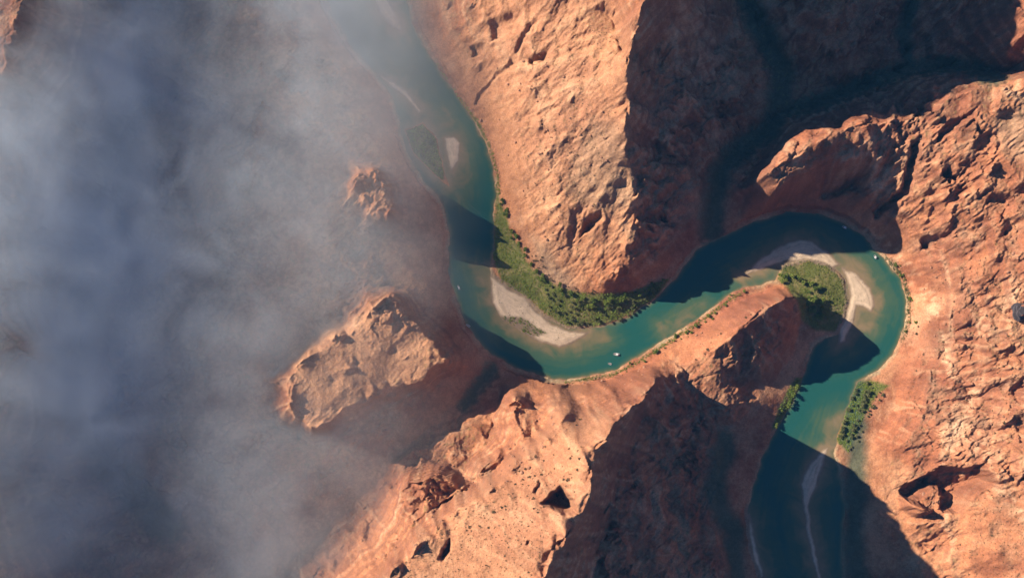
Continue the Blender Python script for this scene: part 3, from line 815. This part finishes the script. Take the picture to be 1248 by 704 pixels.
THICK = {'belt': (2600, 'low green thicket on the flat along the headland'), 'lowbar': (260, 'low green willows on the broad sandbar'), 'island': (900, 'green and dry thicket covering the bend island'),
         'east': (1500, 'bright green thicket strip on the right bank'), 'west': (380, 'green thicket strip on the left bank'), 'islet': (800, 'pale scrub thicket on the upper islet')}
for n, (cnt, lab) in THICK.items():
    p = scatter(GREEN[n], cnt, rg)
    p = p[fbm(p[:, 0], p[:, 1], 14, 3, 600) + .25 * rg.normal(size=len(p)) > -.25]
    x, y, z = on_ground(p[:, 0], p[:, 1], 3); ok = z > .25
    x, y, z = x[ok], y[ok], z[ok]
    clumps('thicket', lab, (x, y, z), REED if n in ('lowbar', 'east') else LEAF if n in ('island',) else REED, rg.uniform(.7, 1.7, len(x)), rg.uniform(.5, 1.8, len(x)), 8, rg)
def strip(name, lab, line, n, off, jit, mat, r, hh):
    p = along(line, n, jit) + np.array(off); x, y, z = on_ground(p[:, 0], p[:, 1], 2); ok = (z > .15) & (z < 14)
    x, y, z = x[ok], y[ok], z[ok]
    clumps(name, lab, (x, y, z), mat, rg.uniform(r * .6, r * 1.3, len(x)), rg.uniform(hh * .5, hh * 1.2, len(x)), 7, rg)
strip('reeds', 'reed fringe under the long ridge', [(690,463),(745,455),(777,439),(814,415),(852,390),(890,362),(908,352)], 700, (0, 2.5), 1.2, REED, 1.2, 1.6)
strip('reeds', 'reed fringe along the west bank of the headland', [(530,80),(560,125),(580,150),(594,178),(603,206),(606,236)], 520, (2.5, 0), 1.3, REED, 1.2, 1.6)
strip('reeds', 'reed fringe on the outer bank of the bend', [(1076,314),(1096,337),(1104,362),(1104,388),(1096,412)], 420, (4, 0), 2.2, GREYLEAF, 1.3, 1.6)
for poly, n, lab in (([(520,620),(690,505),(745,512),(712,562),(715,640),(650,704),(480,704)], 2300, 'fine dark scrub dotted over the long ridge'),
                     ([(1115,300),(1248,250),(1248,704),(1180,700),(1100,560),(1110,430)], 4000, 'fine scrub dotted over the right plateau'),
                     ([(640,40),(750,30),(765,200),(700,320),(640,250)], 1500, 'fine scrub dotted over the sunlit headland')):
    p = scatter(poly, n, rg); x, y, z = on_ground(p[:, 0], p[:, 1], 100); ok = slope_at(x, y) < 0.9
    x, y, z = x[ok], y[ok], z[ok]
    clumps('desert_scrub', lab, (x, y, z), SCRUB, .45 + 1.5 * rg.random(len(x)) ** 2.5, rg.uniform(.3, 1.1, len(x)), 6, rg)

for n, cnt in (('toe', 150), ('bend', 70), ('outer', 60), ('shade', 30)):
    p = scatter(BARS[n], cnt, rg); p = p[fbm(p[:, 0], p[:, 1], 16, 3, 640) > 0]
    x, y, z = on_ground(p[:, 0], p[:, 1], 1); ok = z > .4
    if ok.sum() > 3: clumps('bar_scrub', {'toe': 'sparse scrub on the broad sandbar below the headland', 'bend': 'sparse scrub on the curved island sandbar', 'outer': 'sparse scrub on the outer island sandbar', 'shade': 'sparse scrub on the shaded downstream sandbar'}[n], (x[ok], y[ok], z[ok]), SCRUB, rg.uniform(.3, 1.0, ok.sum()), rg.uniform(.2, .7, ok.sum()), 6, rg)

# boulders
ROCK = simple('weathered red rock', (.30, .15, .09), 0.95, 0.35, 0.5)
DARKROCK = simple('dark varnished rock', (.06, .05, .055), 0.9, 0.35, 0.4)
import bmesh
def boulder_mesh(seed, mat, sub=2):
    bm = bmesh.new(); bmesh.ops.create_icosphere(bm, subdivisions=sub, radius=1)
    rr = random.Random(seed); cuts = [Vector((rr.gauss(0, 1), rr.gauss(0, 1), rr.gauss(0, 1))).normalized() for _ in range(9)]
    sx, sy, sz = rr.uniform(.8, 1.2), rr.uniform(.7, 1.0), rr.uniform(.6, .85)
    for v in bm.verts:
        for c in cuts:
            d = v.co.dot(c)
            if d > .72: v.co -= c * (d - .72)
        v.co = Vector((v.co.x * sx, v.co.y * sy, v.co.z * sz)) * (1 + rr.uniform(-.04, .04))
    me = bpy.data.meshes.new('boulder'); bm.to_mesh(me); bm.free(); me.materials.append(mat); return me
BOULD = [boulder_mesh(k, ROCK) for k in range(6)]
for poly, n, lab, grp in (([(560,100),(660,60),(750,80),(760,200),(700,330),(650,290),(612,200)], 60, 'rust red boulder on the sunlit headland slope', 'boulders on the headland'),
                          ([(1110,270),(1240,180),(1245,560),(1120,560)], 70, 'angular orange boulder on the right plateau', 'boulders on the right plateau'),
                          ([(560,600),(640,500),(690,500),(660,560),(520,660),(440,690)], 46, 'orange boulder on the left shoulder of the long ridge', 'boulders on the long ridge'),
                          ([(1112,600),(1125,590),(1160,620),(1125,622)], 8, 'tumbled boulder in the shaded right hollow', 'boulders in the hollow'),
                          ([(690,466),(780,448),(860,400),(880,410),(800,450),(740,478)], 26, 'fallen boulder on the fluted slope above the bank', 'boulders above the ridge bank')):
    p = scatter(poly, n, rg); x, y, z = on_ground(p[:, 0], p[:, 1], 80)
    place_stand('boulder', 'boulder', x, y, z, z > .3, 1.2, 3.2, lab, grp)
# dark layered outcrop at the right edge
ox, oy, oz = [float(v) for v in on_ground(np.array([1243.0]), np.array([379.0]), 130)]
root = link(bpy.data.objects.new('rock_outcrop', None)); root.location = (ox, oy, oz - 2); tag(root, 'dark layered rock outcrop standing on the right plateau', 'rock outcrop')
def slab_mesh(seed, L, W, T):
    rr = random.Random(seed); n = 14; V, F = [], []
    rad = [(1 + rr.uniform(-.28, .2)) for _ in range(n)]
    for zz, k in ((0, 1.0), (T * .8, 1.04), (T, .97)):
        for i in range(n):
            a = 2 * math.pi * i / n; ca, sa = math.cos(a), math.sin(a); q = (abs(ca) ** 5 + abs(sa) ** 5) ** -.2
            V.append((ca * q * L * rad[i] * k, sa * q * W * rad[i] * k, zz + rr.uniform(-.2, .2)))
    for r_ in range(2):
        for i in range(n): F.append((r_ * n + i, r_ * n + (i + 1) % n, (r_ + 1) * n + (i + 1) % n, (r_ + 1) * n + i))
    F.append(tuple(2 * n + i for i in range(n)))
    return mesh_of('slab', V, F, DARKROCK)
for k in range(4):
    o = obj('slab', slab_mesh(k, 13 - k * 2.1, 15 - k * 2.6, 3.0), root); o.location = (k * .5, .7 * (k % 2), k * 3.0 - 1)

# boats
HULL = simple('white boat hull', (.78, .78, .75), 0.35, 0.05, 1.0)
CANVAS = simple('pale canvas awning', (.72, .73, .72), 0.8, 0.06, 2.0)
DECK = simple('grey deck', (.28, .28, .28), 0.7, 0.15, 3.0)
DARKM = simple('black outboard', (.03, .03, .035), 0.4, 0.1, 2.0)
SEATM = simple('tan seat', (.35, .24, .16), 0.7, 0.1, 2.0)
def hull_parts(L, W):
    st = [(-.5, .82), (-.25, .97), (0, 1.0), (.2, .92), (.36, .66), (.46, .32), (.5, .04)]
    V, F = [], []
    for t, w in st:
        x = t * L; rise = max(0, t) ** 2 * L * .12
        V += [(x, -w * W / 2, .75 + rise), (x, -w * W * .36, -.15 + rise * .6), (x, 0, -.3 + rise * .6), (x, w * W * .36, -.15 + rise * .6), (x, w * W / 2, .75 + rise),
              (x, w * W * .42, .75 + rise), (x, w * W * .38, .22 + rise), (x, -w * W * .38, .22 + rise), (x, -w * W * .42, .75 + rise)]
    m = 9
    for i in range(len(st) - 1):
        for k in range(m):
            if k == 6: continue
            F.append((i * m + k, i * m + (k + 1) % m, (i + 1) * m + (k + 1) % m, (i + 1) * m + k))
    F.append(tuple(range(9)))
    D = []; DV = []
    for t, w in st:
        rise = max(0, t) ** 2 * L * .12
        DV += [(t * L, -w * W * .40, .25 + rise), (t * L, w * W * .40, .25 + rise)]
    for i in range(len(st) - 1): D.append((2 * i, 2 * i + 2, 2 * i + 3, 2 * i + 1))
    return mesh_of('hull', V, F, HULL), mesh_of('deck', DV, D, DECK)
def box(V, F, x0, x1, y0, y1, z0, z1):
    k = len(V); V += [(x0,y0,z0),(x1,y0,z0),(x1,y1,z0),(x0,y1,z0),(x0,y0,z1),(x1,y0,z1),(x1,y1,z1),(x0,y1,z1)]
    F += [tuple(k + i for i in f) for f in ((0,3,2,1),(4,5,6,7),(0,1,5,4),(1,2,6,5),(2,3,7,6),(3,0,4,7))]
def boat(px, py, L, W, rot, label, awning=True, group=None):
    x, y = [float(v) for v in at(px, py, 0)]
    r = link(bpy.data.objects.new('motorboat', None)); r.location = (x, y, .1); r.rotation_euler = (0, 0, math.radians(rot)); tag(r, label, 'boat', group)
    hm, dm = hull_parts(L, W); obj('hull', hm, r); obj('deck', dm, r)
    for q in (-.22, .18):
        V, F = [], []; box(V, F, q * L - .25, q * L + .25, -W * .33, W * .33, .27, .62); obj('seat', mesh_of('seat', V, F, SEATM), r)
    V, F = [], []; box(V, F, -L * .5 - .45, -L * .5 - .02, -.22, .22, .45, 1.15); box(V, F, -L * .5 - .3, -L * .5 - .12, -.08, .08, -.5, .45); obj('outboard_motor', mesh_of('outboard_motor', V, F, DARKM), r)
    if awning:
        V, F = [], []; n = 8
        for i in range(n + 1):
            t = i / n * 2 - 1
            V += [(-L * .28, t * W * .46, 2.2 - .3 * t * t), (L * .1, t * W * .46, 2.25 - .3 * t * t)]
        for i in range(n): F.append((2 * i, 2 * i + 1, 2 * i + 3, 2 * i + 2))
        k = len(V); V += [(a, b, c - .06) for a, b, c in V]; F += [tuple(k + q for q in f[::-1]) for f in F]
        obj('awning', mesh_of('awning', V, F, CANVAS), r)
        for sx in (-.27, .09):
            for sy in (-.42, .42):
                V, F = [], []; tube(V, F, (sx * L, sy * W, .7), (sx * L, sy * W, 1.98), .05, .05); obj('awning_post', mesh_of('awning_post', V, F, DECK), r)
boat(751, 431.5, 12.5, 4.4, 172, 'larger white motorboat with an awning drifting off the ridge bank')
boat(743, 443, 7.0, 3.4, 160, 'small white open boat close to the bank, below the larger boat', False)
boat(559, 350, 9.5, 3.0, 112, 'pale boat lying in shadow by the left bank above the bend')
boat(570.5, 396.5, 9.0, 3.6, 150, 'pale boat in shadow at the left bank, nearest the large butte', False)
boat(1029, 277, 9.5, 4.0, 155, 'white boat at the shadow edge on the top of the far bend')
boat(1066.5, 313, 8.0, 4.2, 118, 'white boat moored at the sunlit outer bank of the bend')

# ------------------------------------------------------------------ mist over the west side
def mist():
    m = bpy.data.materials.new('drifting mist'); m.use_nodes = True; t = m.node_tree; t.nodes.clear()
    out = nn(t, 'ShaderNodeOutputMaterial'); pv = nn(t, 'ShaderNodeVolumePrincipled'); t.links.new(pv.outputs[0], out.inputs['Volume'])
    g = nn(t, 'ShaderNodeNewGeometry'); sp = nn(t, 'ShaderNodeSeparateXYZ'); t.links.new(g.outputs['Position'], sp.inputs[0])
    def math_(op, a, b=None, c=None, clamp=False):
        n = nn(t, 'ShaderNodeMath', operation=op, use_clamp=clamp)
        for i, v in enumerate((a, b, c)):
            if v is None: continue
            if isinstance(v, (int, float)): n.inputs[i].default_value = v
            else: t.links.new(v, n.inputs[i])
        return n.outputs[0]
    def ramp(v, a, b):
        n = nn(t, 'ShaderNodeMapRange', interpolation_type='SMOOTHSTEP'); t.links.new(v, n.inputs[0]); n.inputs[1].default_value = a; n.inputs[2].default_value = b; return n.outputs[0]
    def noise_(scale, detail, z=1.0, off=0.0):
        mp = nn(t, 'ShaderNodeMapping'); mp.inputs['Scale'].default_value = (1, 1, z); mp.inputs['Location'].default_value = (off, off * .7, 0)
        t.links.new(g.outputs['Position'], mp.inputs['Vector'])
        n = nn(t, 'ShaderNodeTexNoise'); n.inputs['Scale'].default_value = scale; n.inputs['Detail'].default_value = detail; n.inputs['Roughness'].default_value = .55; n.inputs['Distortion'].default_value = 1.3
        t.links.new(mp.outputs[0], n.inputs['Vector']); return n.outputs['Fac']
    big, mid = noise_(.0026, 3.0, 1.0, 300.0), noise_(.0075, 4.0, 1.4, -120.0)
    # east edge runs from the upper river to the foot of the long ridge
    e = math_('MULTIPLY_ADD', sp.outputs['Y'], -.05, sp.outputs['X'])
    e = math_('MULTIPLY_ADD', big, 380.0, e); e = math_('MULTIPLY_ADD', mid, 160.0, e)
    side = math_('SUBTRACT', 1.0, ramp(e, MIST_E0, MIST_E1))
    rise = math_('MULTIPLY', ramp(sp.outputs['X'], -560.0, -960.0), 180.0)
    zt = math_('SUBTRACT', math_('MULTIPLY_ADD', mid, -70.0, sp.outputs['Z']), rise)
    top = math_('SUBTRACT', 1.0, ramp(zt, MIST_Z0, MIST_Z1))
    body = ramp(math_('ADD', math_('MULTIPLY', big, .66), math_('MULTIPLY', mid, .34)), .34, .66)
    d = math_('MULTIPLY', math_('MULTIPLY', side, top), math_('MULTIPLY_ADD', body, .75, .25))
    d = math_('MULTIPLY', d, math_('MULTIPLY_ADD', ramp(sp.outputs['Y'], -480.0, 250.0), .35, .65))
    t.links.new(math_('MULTIPLY', d, MIST_D), pv.inputs['Density'])
    pv.inputs['Color'].default_value = (.84, .93, 1.0, 1); pv.inputs['Anisotropy'].default_value = 0.0
    V, F = [], []; box(V, F, -1250, 150, -900, 950, -12, 405)
    o = obj('mist', mesh_of('mist', V, F, m)); tag(o, 'soft grey blue mist filling the western side of the canyon', None, None, 'stuff')
MIST_E0, MIST_E1, MIST_D, MIST_Z0, MIST_Z1 = -330.0, 240.0, 0.0200, 10.0, 165.0
mist()

# ------------------------------------------------------------------ thin blue air over everything
def haze():
    m = bpy.data.materials.new('thin blue air'); m.use_nodes = True; t = m.node_tree; t.nodes.clear()
    out = nn(t, 'ShaderNodeOutputMaterial'); pv = nn(t, 'ShaderNodeVolumePrincipled'); t.links.new(pv.outputs[0], out.inputs['Volume'])
    pv.inputs['Density'].default_value = HAZE_D; pv.inputs['Color'].default_value = (.12, .45, 1.0, 1); pv.inputs['Anisotropy'].default_value = 0.0
    V, F = [], []; box(V, F, xs[0] - 50, xs[-1] + 50, ys[0] - 50, ys[-1] + 50, float(h.min()) - 1.5, H + 15)
    tag(obj('haze', mesh_of('haze', V, F, m)), 'thin blue air over the whole canyon', None, None, 'stuff')
HAZE_D = 1.1e-5
haze()
